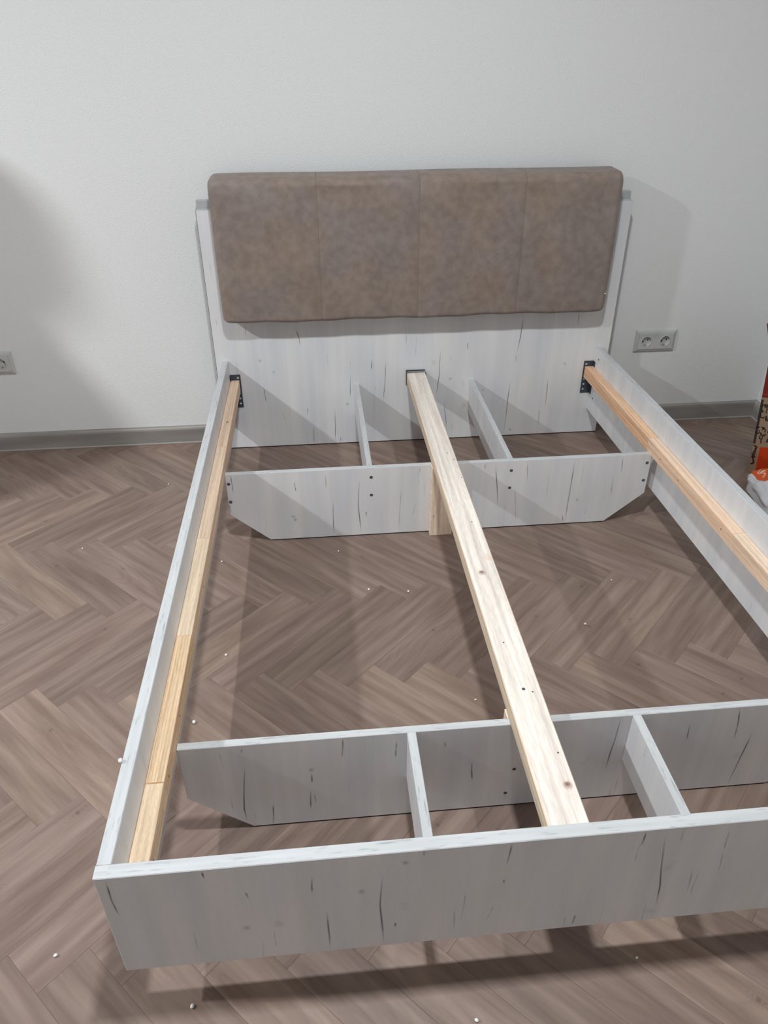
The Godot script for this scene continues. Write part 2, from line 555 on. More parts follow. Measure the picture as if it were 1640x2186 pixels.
func headboard() -> void:
	var cracks := [
		[0.103, 0.495, 0.102, 0.452, 0.5], [0.282, 0.475, 0.293, 0.433, 0.293, 0.409, 0.9], [0.146, 0.251, 0.152, 0.190, 0.9], [0.558, 0.346, 0.556, 0.303, 1.0],
		[0.609, 0.339, 0.607, 0.25, 0.601, 0.171, 0.7], [0.477, 0.293, 0.472, 0.191, 0.6], [0.308, 0.164, 0.305, 0.128, 0.6], [0.411, 0.153, 0.412, 0.08, 0.406, 0.006, 0.8],
		[0.325, 0.075, 0.324, 0.010, 0.6], [0.429, 0.030, 0.429, 0.004, 0.6], [0.210, 0.147, 0.217, 0.108, 0.3], [0.001, 0.522, 0.004, 0.494, 0.4], [0.688, 0.445, 0.686, 0.401, 0.5],
		[1.125, 0.499, 1.120, 0.431, 1.110, 0.346, 0.9], [1.110, 0.346, 1.109, 0.310, 0.5], [0.816, 0.377, 0.817, 0.275, 0.805, 0.180, 0.8], [0.838, 0.173, 0.854, 0.038, 0.6],
		[0.918, 0.404, 0.922, 0.366, 0.6], [1.097, 0.250, 1.091, 0.139, 1.088, 0.009, 0.8], [1.245, 0.241, 1.247, 0.115, 0.7], [1.225, 0.122, 1.227, 0.034, 0.5], [1.334, 0.501, 1.334, 0.448, 0.6]]
	var knots := [Vector2(0.19, 0.31), Vector2(0.459, 0.17), Vector2(0.144, 0.36), Vector2(1.114, 0.026), Vector2(1.304, 0.299), Vector2(0.989, 0.204), Vector2(0.86, 0.257)]
	var m := oak_mat(1.50, 0.91, -0.022, 0.90, 3, cracks, knots, 22)
	mat_oak = oak_mat(2.0, 0.30, 0.0, 0.38, 8, [], [], 30)
	var dark_edge := mat(Color(0.10, 0.09, 0.09), 0.9)
	var hb := put("headboard_panel", box(Vector3(-0.018, 0.003, 0.043), Vector3(1.470, 0.885, HEAD_Z), 0.0012, m, mat_edge), bed)
	put("raw_bottom_edge", box(Vector3(-0.016, 0.0, 0.044), Vector3(1.468, 0.003, HEAD_Z - 0.0005), 0.0005), hb, dark_edge)
	put("hanging_rail", box(Vector3(-0.020, 0.872, 0.020), Vector3(1.474, 0.909, 0.0425), 0.0015), bed, mat(Color(0.66, 0.675, 0.675), 0.6))
	# dark scribe line where the panel's side band stops short on the left, as one thin recess strip
	put("side_band", box(Vector3(-0.0195, 0.005, 0.046), Vector3(-0.018, 0.884, HEAD_Z - 0.002), 0.0004), hb, mat(Color(0.42, 0.41, 0.41), 0.7))
	pad()

func pad_point(x: float, s: int, steps: int, x0: float, x1: float, seams: Array) -> Vector3:
	# one point of the padded cover: s walks round the section from the lower back edge over the front to the upper back edge
	var zb := 0.050
	var zb_low := HEAD_Z + 0.0005
	var zp := 0.160
	var yb := 0.523
	var yt := 0.990
	var d := minf(x - x0, x1 - x)
	var re := 0.026
	var k := 1.0
	if d < re:
		k = sqrt(maxf(0.0, 1.0 - (1.0 - d / re) * (1.0 - d / re)))
	var shrink := (1.0 - k)
	zp -= shrink * 0.030
	yb += shrink * 0.012
	yt -= shrink * 0.020
	var dip := 1.0
	for sm in seams:
		dip = minf(dip, absf(x - sm) / 0.012)
	var puff := 0.0016 * (dip - 1.0) + 0.002 * sin(x * 19.0) * sin(x * 7.0 + 1.0)
	zp += puff
	yb += 0.0022 * sin(x * 13.0 + 0.6) + 0.0012 * sin(x * 41.0)
	yt += 0.0012 * sin(x * 9.0)
	var rb := 0.016
	var rt := 0.030
	# section pieces: bottom flat, bottom round, front, top round, top flat
	var f := float(s) / steps * 22.0
	if f <= 2.0:
		return Vector3(x, yb, lerpf(zb_low, zp - rb, f / 2.0))
	if f <= 7.0:
		var a := -PI / 2 + (f - 2.0) / 5.0 * PI / 2
		return Vector3(x, yb + rb + rb * sin(a), zp - rb + rb * cos(a))
	if f <= 13.0:
		var t := (f - 7.0) / 6.0
		return Vector3(x, lerpf(yb + rb, yt - rt, t), zp + 0.004 * sin(t * PI) + 0.0012 * sin(x * 11.0 + t * 6.0))
	if f <= 19.0:
		var a := (f - 13.0) / 6.0 * PI / 2
		return Vector3(x, yt - rt + rt * sin(a), zp - rt + rt * cos(a))
	return Vector3(x, yt + 0.002 * (f - 19.0) / 3.0, lerpf(zp - rt, zb, (f - 19.0) / 3.0))

func leather_mat() -> StandardMaterial3D:
	var w := 1400
	var h := 640
	var a := noise_map(w, h, 175, 80, 0.055, 71, 4)
	var b := noise_map(w, h, 350, 160, 0.10, 72, 4)
	var c := noise_map(w, h, w, h, 0.25, 73, 2)
	var q := noise_map(w, h, 90, 40, 0.06, 74, 2)
	var out := PackedByteArray()
	out.resize(w * h * 3)
	for i in w * h:
		var s := (a[i] - 128) * 0.045 + (b[i] - 128) * 0.07 + (c[i] - 128) * 0.035
		var hue := (q[i] - 128) * 0.045
		out[i * 3] = clampi(int(135 + s + hue * 0.4), 0, 255)
		out[i * 3 + 1] = clampi(int(121 + s), 0, 255)
		out[i * 3 + 2] = clampi(int(113 + s * 0.95 - hue * 0.7), 0, 255)
	var m := mat(Color(1, 1, 1), 0.62, ImageTexture.create_from_image(Image.create_from_data(w, h, false, Image.FORMAT_RGB8, out)), 0.35)
	m.rim_enabled = true
	m.rim = 0.15
	m.rim_tint = 0.6
	return m

func pad() -> void:
	var x0 := 0.035
	var x1 := 1.403
	var seams := [0.381, 0.716, 1.068]
	var cuts := [x0, 0.381, 0.716, 1.068, x1]
	var leather := leather_mat()
	var steps := 44
	var core := put("headboard_pad", box(Vector3(x0 + 0.02, 0.545, HEAD_Z + 0.001), Vector3(x1 - 0.02, 0.965, 0.128), 0.003), bed, leather)
	put("pad_backing", box(Vector3(x0 + 0.015, 0.89, 0.046), Vector3(x1 - 0.015, 0.982, HEAD_Z + 0.001), 0.002), core, mat(Color(0.35, 0.33, 0.31), 0.9))
	for k in 4:
		var xs := []
		var n := 26
		for i in n + 1:
			xs.append(lerpf(cuts[k], cuts[k + 1], float(i) / n))
		if k == 0:
			for e in [0.0015, 0.004, 0.008, 0.013, 0.019, 0.026]:
				xs.append(x0 + e)
		if k == 3:
			for e in [0.0015, 0.004, 0.008, 0.013, 0.019, 0.026]:
				xs.append(x1 - e)
		for e in [0.003, 0.006, 0.010]:
			if k > 0: xs.append(cuts[k] + e)
			if k < 3: xs.append(cuts[k + 1] - e)
		xs.sort()
		var st := new_st()
		st.set_smooth_group(0)
		for i in xs.size() - 1:
			for s in steps:
				var p := [pad_point(xs[i], s, steps, x0, x1, seams), pad_point(xs[i + 1], s, steps, x0, x1, seams), pad_point(xs[i + 1], s + 1, steps, x0, x1, seams), pad_point(xs[i], s + 1, steps, x0, x1, seams)]
				var uvs := []
				for q in 4:
					var ss := s if q < 2 else s + 1
					uvs.append(Vector2((p[q].x - x0) / 1.368, (1.0 - (p[q].y - p[q].z)) / 0.64))
				for t in [[0, 2, 1], [0, 3, 2]]:
					for v in t:
						st.set_uv(uvs[v]); st.add_vertex(p[v])
		if k == 0 or k == 3:
			var xe: float = x0 if k == 0 else x1
			var mid := Vector3(xe, 0.75, 0.10)
			st.set_smooth_group(1)
			for s in steps:
				var a := pad_point(xe, s, steps, x0, x1, seams)
				var b := pad_point(xe, s + 1, steps, x0, x1, seams)
				var tr := [mid, a, b] if k == 0 else [mid, b, a]
				for v in tr:
					st.set_uv(Vector2(v.z * 3.0, v.y * 2.0)); st.add_vertex(v)
		st.generate_normals()
		put("pad_panel", st.commit(), core, leather)
	var thread := mat(Color(0.49, 0.44, 0.40), 0.8)
	for sx in seams:
		var st := new_st()
		for s in range(3, steps):
			var a := pad_point(sx, s, steps, x0, x1, seams)
			var b := pad_point(sx, s + 1, steps, x0, x1, seams)
			var c := Vector3(0, (a.y + b.y) / 2 - 0.75, (a.z + b.z) / 2 - 0.10)
			var nn := Vector3(0, -(b.z - a.z), b.y - a.y).normalized()
			if nn.dot(c) < 0: nn = -nn
			var up := nn * 0.0006
			quad(st, a + up - Vector3(0.0009, 0, 0), a + up + Vector3(0.0009, 0, 0), b + up + Vector3(0.0009, 0, 0), b + up - Vector3(0.0009, 0, 0), nn)
		put("seam", st.commit(), core, thread)

func side_xf(x: float, z0: float, x_end: float, z1: float) -> Transform3D:
	# local X runs from the headboard to the foot, local Y up, local Z to the right (+x)
	var d := Vector3(x_end - x, 0, z1 - z0).normalized()
	return Transform3D(Basis(d, Vector3.UP, d.cross(Vector3.UP)), Vector3(x, 0, z0))

func rails() -> void:
	var m := mat_oak
	var l := FOOT_Z - 0.022 - HEAD_Z
	# local Z of side_xf points to -x for d along +z: d x up = (0,0,1) x (0,1,0) = (-1,0,0)
	var lx := side_xf(0.027, HEAD_Z, 0.0222, FOOT_Z - 0.022)
	put("side_rail", board(rect(0, RAIL_LOW, l, RAIL_TOP), 0.022, 0.0012, lx, m, mat_edge), bed)
	var rx := side_xf(1.4395, HEAD_Z, 1.4600, FOOT_Z - 0.022)
	put("side_rail", board(rect(0, RAIL_LOW, l, RAIL_TOP), 0.022, 0.0012, rx, m, mat_edge), bed)
	# foot board across the front
	var cracks := [
		[0.017, 0.354, 0.016, 0.308, 0.020, 0.266, 0.9], [0.153, 0.359, 0.154, 0.341, 0.9], [0.209, 0.297, 0.212, 0.279, 0.6], [0.309, 0.321, 0.307, 0.277, 0.6],
		[0.415, 0.310, 0.411, 0.229, 0.414, 0.112, 0.8], [0.328, 0.226, 0.327, 0.174, 0.327, 0.114, 0.7], [0.434, 0.175, 0.434, 0.161, 1.0], [0.476, 0.361, 0.476, 0.347, 0.5],
		[0.608, 0.361, 0.604, 0.304, 0.6], [0.603, 0.268, 0.604, 0.256, 0.6], [0.545, 0.249, 0.541, 0.163, 0.25], [0.592, 0.198, 0.584, 0.155, 0.3], [0.814, 0.360, 0.812, 0.322, 0.8],
		[0.846, 0.342, 0.866, 0.207, 0.869, 0.144, 0.8], [0.948, 0.343, 0.952, 0.291, 0.5], [0.952, 0.291, 0.958, 0.223, 0.3], [0.733, 0.146, 0.732, 0.116, 0.7], [0.912, 0.251, 0.916, 0.177, 0.35]]
	var fm := oak_mat(1.47, 0.26, 0.0, 0.365, 15, cracks, [Vector2(0.20, 0.20), Vector2(0.38, 0.27), Vector2(0.45, 0.335)], 16)
	put("foot_board", box(Vector3(0.0, RAIL_LOW + 0.001, FOOT_Z - 0.022), Vector3(1.4605, RAIL_TOP + 0.0005, FOOT_Z), 0.0012, fm, mat_edge), bed)

func supports() -> void:
	var c1 := [
		[0.074, 0.247, 0.076, 0.186, 0.8], [0.059, 0.145, 0.060, 0.112, 0.6], [0.264, 0.212, 0.268, 0.177, 0.7], [0.362, 0.235, 0.361, 0.182, 0.5], [0.380, 0.135, 0.379, 0.010, 0.7],
		[0.465, 0.210, 0.461, 0.120, 0.466, 0.004, 0.8], [0.484, 0.093, 0.484, 0.072, 1.0], [0.655, 0.243, 0.653, 0.221, 0.5], [0.596, 0.177, 0.590, 0.012, 0.35], [0.647, 0.124, 0.632, 0.062, 0.3],
		[0.893, 0.245, 0.906, 0.127, 0.914, 0.069, 0.8], [0.994, 0.247, 1.000, 0.167, 0.5], [1.145, 0.243, 1.144, 0.148, 1.145, 0.005, 0.8], [1.301, 0.244, 1.306, 0.184, 0.6],
		[1.282, 0.176, 1.285, 0.098, 0.5], [0.860, 0.244, 0.859, 0.225, 0.6], [0.959, 0.159, 0.979, 0.016, 0.4], [1.131, 0.039, 1.138, 0.006, 0.6]]
	var c2 := [
		[0.176, 0.191, 0.163, 0.060, 0.164, 0.015, 0.9], [0.177, 0.240, 0.174, 0.227, 0.5], [0.221, 0.072, 0.216, 0.003, 0.7], [0.303, 0.153, 0.302, 0.125, 0.9], [0.298, 0.101, 0.295, 0.043, 0.8],
		[0.305, 0.091, 0.306, 0.056, 0.5], [0.367, 0.250, 0.364, 0.191, 0.6], [0.470, 0.228, 0.468, 0.179, 0.7], [0.621, 0.151, 0.625, 0.090, 0.9], [0.564, 0.216, 0.566, 0.200, 0.6],
		[0.910, 0.249, 0.910, 0.182, 0.903, 0.089, 0.8], [1.059, 0.211, 1.062, 0.161, 0.6], [1.153, 0.247, 1.161, 0.195, 1.165, 0.153, 0.9], [1.201, 0.177, 1.192, 0.088, 1.188, 0.006, 0.9]]
	var m1 := oak_mat(1.40, 0.26, 0.03, 0.255, 22, c1, [Vector2(1.172, 0.092), Vector2(0.253, 0.085), Vector2(0.258, 0.075)], 12)
	var m2 := oak_mat(1.40, 0.26, 0.03, 0.255, 31, c2, [Vector2(0.305, 0.165)], 12)
	var raw := mat(Color(0.10, 0.09, 0.09), 0.9)
	var sup := []
	for k in 2:
		var front := SUP1 if k == 0 else SUP2
		var off := 0.0 if k == 0 else 0.012
		var poly := PackedVector2Array([Vector2(0.057, 0.106), Vector2(0.176, 0.003), Vector2(1.2756, 0.003), Vector2(1.397 + off, 0.106), Vector2(1.397 + off, 0.250), Vector2(0.057, 0.250)])
		var s := put("cross_support", board(poly, 0.0165, 0.0010, Transform3D(Basis.IDENTITY, Vector3(0, 0, front - 0.0165)), m1 if k == 0 else m2, mat_edge), bed)
		put("raw_bottom_edge", box(Vector3(0.18, 0.0, front - 0.016), Vector3(1.272, 0.003, front - 0.0005), 0.0004), s, raw)
		sup.append(s)
	for at in [Vector2(0.065, 0.217), Vector2(0.064, 0.153), Vector2(0.502, 0.216), Vector2(0.502, 0.152), Vector2(0.9445, 0.215), Vector2(0.9445, 0.152), Vector2(1.385, 0.218), Vector2(1.3845, 0.154)]:
		screw(Vector3(at.x, at.y, SUP1), Vector3.BACK, 0.0052, sup[0])
	for at in [Vector2(0.710, 0.117), Vector2(0.698, 0.043)]:
		screw(Vector3(at.x, at.y, SUP2), Vector3.BACK, 0.0040, sup[1])
	# short ribs that tie the supports to the headboard and to the foot
	for x in RIBS:
		for seg in [[HEAD_Z, SUP1 - 0.0165], [SUP2, FOOT_Z - 0.022]]:
			var xf := side_xf(x + 0.017, seg[0], x + 0.017, seg[1])
			put("rib_board", board(rect(0, 0.120, seg[1] - seg[0], 0.250), 0.017, 0.0010, xf, mat_oak, mat_edge), bed)

func screw(at: Vector3, towards: Vector3, r: float, parent: Node, called := "screw") -> void:
	# a countersunk head with a cross slot
	var up := towards
	var side := Vector3.UP if absf(up.y) < 0.9 else Vector3.RIGHT
	var b := Basis(side.cross(up).normalized(), up, side)
	var xf := Transform3D(b, at)
	var st := new_st()
	st.append_from(lathe([Vector2(r, 0.0002), Vector2(r * 0.92, 0.0007), Vector2(r * 0.45, 0.0004), Vector2(0.0, 0.0001)], 14, xf), 0, Transform3D.IDENTITY)
	put(called, st.commit(), parent, mat_screw)

func pine_parts() -> void:
	# middle beam, flat on the supports
	var bx0 := 0.6905
	var bx1 := 0.7605
	var bz0 := HEAD_Z + 0.003
	var bz1 := FOOT_Z - 0.0225
	var w := 2040
	var h := 72
	rng.seed = 88
	var im := pine_image(w, h, Color(0.925, 0.885, 0.845), Color(0.85, 0.745, 0.68), 2.8, 0.45, 81, 0.20)
	knot(im, (1.339 - bz0) / (bz1 - bz0) * w, (0.730 - bx0) / (bx1 - bx0) * h, 8, Color(0.62, 0.50, 0.47))
	knot(im, (1.942 - bz0) / (bz1 - bz0) * w, (0.705 - bx0) / (bx1 - bx0) * h, 7, Color(0.58, 0.42, 0.36))
	for k in 10:
		blot(im, (1.276 - bz0) / (bz1 - bz0) * w + rng.randf_range(-14, 14), 12 + rng.randf_range(-5, 5), rng.randf_range(6, 12), Color(0.90, 0.74, 0.62), 0.14)
		blot(im, (0.50 - bz0) / (bz1 - bz0) * w + rng.randf_range(-60, 60), 22 + rng.randf_range(-8, 8), rng.randf_range(6, 14), Color(0.90, 0.77, 0.66), 0.14)
	var bm := mat(Color(1, 1, 1), 0.6, ImageTexture.create_from_image(im), 0.35)
	bm.uv1_scale = Vector3(1.0 / (bz1 - bz0), 1.0 / (bx1 - bx0), 1)
	# local X along z, local Y along x, extruded downwards
	var xf := Transform3D(Basis(Vector3.BACK, Vector3.RIGHT, Vector3.UP), Vector3(bx0, 0.251, bz0))
	var side := mat(Color(0.93, 0.88, 0.82), 0.6, ImageTexture.create_from_image(pine_image(1024, 32, Color(0.95, 0.915, 0.87), Color(0.87, 0.78, 0.69), 3.0, 0.4, 84)), 0.35)
	side.uv1_scale = Vector3(0.5, 25, 1)
	var beam := put("middle_beam", board(rect(0, 0, bz1 - bz0, bx1 - bx0), 0.037, 0.002, xf, bm, side), bed)
	for p in [Vector2(0.738, 0.734), Vector2(0.751, 0.777), Vector2(0.755, 0.886), Vector2(0.739, 1.120), Vector2(0.717, 1.583), Vector2(0.742, 1.726), Vector2(0.749, 1.874)]:
		screw(Vector3(p.x, 0.288, p.y), Vector3.UP, 0.0017, beam, "nail")
	screw(Vector3(0.726, 0.288, 1.717), Vector3.UP, 0.0036, beam)
	# steel shoe that carries its end
	var hs := new_st()
	for r in [[0.6870, 0.2970, 0.7590, 0.2995], [0.6870, 0.2400, 0.6890, 0.2970], [0.7615, 0.2400, 0.7635, 0.2880]]:
		var hm := box(Vector3(r[0], r[1], HEAD_Z), Vector3(r[2], r[3], HEAD_Z + 0.008), 0.0004)
		hs.append_from(hm, 0, Transform3D.IDENTITY)
		hs.append_from(hm, 1, Transform3D.IDENTITY)
	put("beam_hanger", hs.commit(), bed, mat(Color(0.16, 0.165, 0.18), 0.5))
	# legs under the beam
	var leg_im := pine_image(256, 96, Color(0.92, 0.83, 0.745), Color(0.84, 0.72, 0.62), 0.6, 0.4, 86)
	leg_im.rotate_90(CLOCKWISE)
	var lm := mat(Color(1, 1, 1), 0.6, ImageTexture.create_from_image(leg_im), 0.35)
	lm.uv1_scale = Vector3(10, 4, 1)
	for z in [SUP1, SUP2 - 0.0165 - 0.024]:
		var leg := put("beam_leg", box(Vector3(0.6880, 0.0, z), Vector3(0.7600, 0.2505, z + 0.024), 0.0015, lm, lm), bed)
		if z == SUP1:
			screw(Vector3(0.698, 0.075, z + 0.024), Vector3.BACK, 0.0016, leg, "nail")
	# battens on the rails that carry the slats, each glued up from finger-jointed pieces
	batten(true)
	batten(false)
	# punched angle plates at the headboard corners
	angle_plate(0.027, 1.0)
	angle_plate(1.4178, -1.0)
	for y in [0.329, 0.170]:
		screw(Vector3(1.4176, y, 0.128), Vector3.LEFT, 0.0035, bed)

func batten(left: bool) -> void:
	var z0 := HEAD_Z + 0.004
	var z1 := FOOT_Z - 0.0225
	var xa := 0.0275 if left else 1.3845
	var xb := 0.0225 if left else 1.4050
	var lean := (xb - xa) / (z1 - z0)
	var width := 0.0325
	var cuts := [z0, 0.62, 1.126, 1.493, 1.869, z1] if left else [z0, 0.70, 1.24, 1.70, z1]
	var bases := [Color(0.93, 0.82, 0.72), Color(0.93, 0.83, 0.73), Color(0.92, 0.835, 0.73), Color(0.92, 0.815, 0.68), Color(0.92, 0.82, 0.70)] if left else [Color(0.94, 0.79, 0.66), Color(0.94, 0.825, 0.72), Color(0.945, 0.85, 0.755), Color(0.94, 0.84, 0.74)]
	var holder := Node3D.new()
	holder.name = "slat_batten"
	bed.add_child(holder, true)
	for k in cuts.size() - 1:
		var a: float = cuts[k]
		var b: float = cuts[k + 1]
		var d := Vector3(lean, 0, 1).normalized()
		var strong := 1.0 if (left and k == 3) or (not left and k == 0) else 0.22
		var im := pine_image(512, 48, bases[k], bases[k].darkened(0.10).lerp(Color(0.88, 0.58, 0.33), 0.55), 4.0 if strong < 0.5 else (5.4 if left else 2.2), strong, 120 + k * 7 + (0 if left else 40), 0.03 if left else 0.42)
		if left and k == 0:
			knot(im, 512 * (0.444 - a) / (b - a), 20, 5, Color(0.55, 0.36, 0.25))
		var m := mat(Color(1, 1, 1), 0.6, ImageTexture.create_from_image(im), 0.35)
		m.uv1_scale = Vector3(1.0 / (b - a), 1.0 / width, 1)
		var em := mat(bases[k].lerp(Color(0.9, 0.8, 0.7), 0.3), 0.6, m.albedo_texture, 0.35)
		em.albedo_color = Color(0.98, 0.95, 0.93)
		em.uv1_scale = Vector3(1.0 / (b - a), 1.0 / 0.044, 1)
		var xf := Transform3D(Basis(d, Vector3(d.z, 0, -d.x), Vector3.UP), Vector3(xa + lean * (a - z0), 0.243, a))
		put("batten_piece", board(rect(0, 0, (b - a) / d.z - 0.0003, width), 0.044, 0.0012, xf, m, em), holder)
	var face_x := (xa + width) if left else xa
	for z in ([0.95, 1.30, 1.70, 1.84, 2.00] if left else [0.799, 0.928, 1.187, 1.5]):
		screw(Vector3(face_x + lean * (z - z0) + (0.0003 if left else -0.0003), 0.266, z), Vector3.RIGHT if left else Vector3.LEFT, 0.0018, holder, "nail")

func angle_plate(x: float, s: float) -> void:
	# flat leg on the headboard with a column of punched slots, second leg along the rail
	var st := new_st()
	var y0 := 0.176
	var y1 := 0.308
	var th := 0.0028
	var add := func(a: float, b: float, lo: float, hi: float) -> void:
		var p := minf(x + s * a, x + s * b)
		var q := maxf(x + s * a, x + s * b)
		var m := box(Vector3(p, lo, HEAD_Z), Vector3(q, hi, HEAD_Z + th), 0.0004)
		st.append_from(m, 0, Transform3D.IDENTITY)
		st.append_from(m, 1, Transform3D.IDENTITY)
	add.call(0.0, 0.0245, y0, y1)
	add.call(0.0325, 0.0380, y0, y1)
	for k in 7:
		var y := lerpf(y0, y1 - 0.008, k / 6.0)
		add.call(0.0245, 0.0325, y, y + (0.0120 if k < 6 else 0.008))
	# rail leg
	var p := minf(x - s * 0.0001, x + s * 0.0025)
	var q := maxf(x - s * 0.0001, x + s * 0.0025)
	for yy in [[0.288, y1], [y0, 0.242]]:
		var m := box(Vector3(p, yy[0], HEAD_Z + th), Vector3(q, yy[1], HEAD_Z + 0.020), 0.0004)
		st.append_from(m, 0, Transform3D.IDENTITY)
		st.append_from(m, 1, Transform3D.IDENTITY)
	put("angle_plate", st.commit(), bed, mat_steel)

# ------------------------------------------------------------------ sockets
func build_sockets() -> void:
	var white := mat(Color(0.75, 0.755, 0.745), 0.35)
	var dark := mat(Color(0.05, 0.05, 0.05), 0.6)
	var brass := mat(Color(0.72, 0.70, 0.64), 0.35)
	brass.metallic = 0.9
	socket("wall_socket", "double white power socket on the wall right of the headboard", Vector3(1.6035, 0.306, 0), 2, white, dark, brass)
	socket("wall_socket", "single white power socket low on the wall at the left edge", Vector3(-0.8505, 0.315, 0), 1, white, dark, brass)

func socket(called: String, label: String, at: Vector3, count: int, white: Material, dark: Material, brass: Material) -> void:
	var t := thing(called, label, "socket", at)
	var w := 0.087 if count == 1 else 0.163
	var h := 0.087
	var top := 0.0125          # height of the insert's face over the wall
	# frame: a sloping outer rim round an inner step, open in the middle
	var rings := [[0.0, 0.0], [0.0, 0.0035], [0.0035, 0.0075], [0.0095, 0.0095], [0.0105, 0.0090], [0.0118, 0.0090], [0.0125, top], [0.0150, top]]
	var fr := new_st()
	for k in rings.size() - 1:
		var a: float = rings[k][0]; var za: float = rings[k][1]
		var b: float = rings[k + 1][0]; var zb: float = rings[k + 1][1]
		var p := [Vector3(a, a, za), Vector3(w - a, a, za), Vector3(w - a, h - a, za), Vector3(a, h - a, za)]
		var q := [Vector3(b, b, zb), Vector3(w - b, b, zb), Vector3(w - b, h - b, zb), Vector3(b, h - b, zb)]
		for i in 4:
			var o: Vector3 = (p[i] + p[(i + 1) % 4]) / 2.0 - Vector3(w / 2, h / 2, -0.02)
			quad_auto(fr, p[i], p[(i + 1) % 4], q[(i + 1) % 4], q[i], o if k != 3 else Vector3.BACK)
	put("frame", fr.commit(), t, white)
	var inner := rect(0.015, 0.015, w - 0.015, h - 0.015)
	var lo := 0.015
	for k in count:
		var cx := w / 2 if count == 1 else (0.0435 if k == 0 else w - 0.0435)
		var x0 := 0.015 if k == 0 else w / 2
		var x1 := w - 0.015 if k == count - 1 else w / 2
		var c := Vector3(cx, h / 2, 0.0)
		# face plate with a round opening
		var st := new_st()
		var steps := 48
		var r := 0.0215
		for i in steps:
			var e := []
			for ii in [i, i + 1]:
				var ang: float = TAU * ii / steps
				var d := Vector2(cos(ang), sin(ang))
				var kx: float = ((x1 - c.x) if d.x > 0 else (c.x - x0)) / maxf(absf(d.x), 1e-6)
				var ky: float = (h / 2 - lo) / maxf(absf(d.y), 1e-6)
				var reach := minf(kx, ky)
				e.append([Vector3(c.x + d.x * reach, c.y + d.y * reach, top), Vector3(c.x + d.x * r, c.y + d.y * r, top)])
			quad(st, e[0][0], e[1][0], e[1][1], e[0][1], Vector3.BACK)
		var plate := put("face_plate", st.commit(), t, white)
		# the well: raised lip, wall going in, floor
		var face := Basis(Vector3.RIGHT, Vector3.BACK, Vector3.DOWN)   # local Y out of the wall
		var prof := [Vector2(0.0, 0.0015), Vector2(0.0188, 0.0015), Vector2(0.0194, 0.0135), Vector2(0.0205, 0.0142), Vector2(0.0216, 0.0138), Vector2(0.0219, top)]
		var wl := new_st()
		for m in prof.size() - 1:
			for i in 36:
				var a0 := TAU * i / 36; var a1 := TAU * (i + 1) / 36
				var pp: Vector2 = prof[m]; var qq: Vector2 = prof[m + 1]
				var outw := Vector3.BACK if m != 1 else -Vector3(cos(a0), sin(a0), 0)
				var v0 := c + Vector3(pp.x * cos(a0), pp.x * sin(a0), pp.y)
				var v1 := c + Vector3(pp.x * cos(a1), pp.x * sin(a1), pp.y)
				var v2 := c + Vector3(qq.x * cos(a1), qq.x * sin(a1), qq.y)
				var v3 := c + Vector3(qq.x * cos(a0), qq.x * sin(a0), qq.y)
				var nn := (v2 - v0).cross(v3 - v1).normalized()
				if nn.dot(outw) < 0: nn = -nn
				quad(wl, v0, v1, v2, v3, nn)
		var well := put("well", wl.commit(), plate, white)
		for sx in [-0.0092, 0.0092]:
			put("pin_hole", lathe([Vector2(0.0030, 0.0014), Vector2(0.0030, 0.0018), Vector2(0.0, 0.0018)], 12, Transform3D(face, c + Vector3(sx, sx * 0.35, 0))), plate, dark)
		for sy in [-1.0, 1.0]:
			put("earth_clip", box(c + Vector3(-0.0022, sy * 0.0168 - 0.0018, 0.0015), c + Vector3(0.0022, sy * 0.0168 + 0.0018, 0.0100), 0.0004), plate, brass)

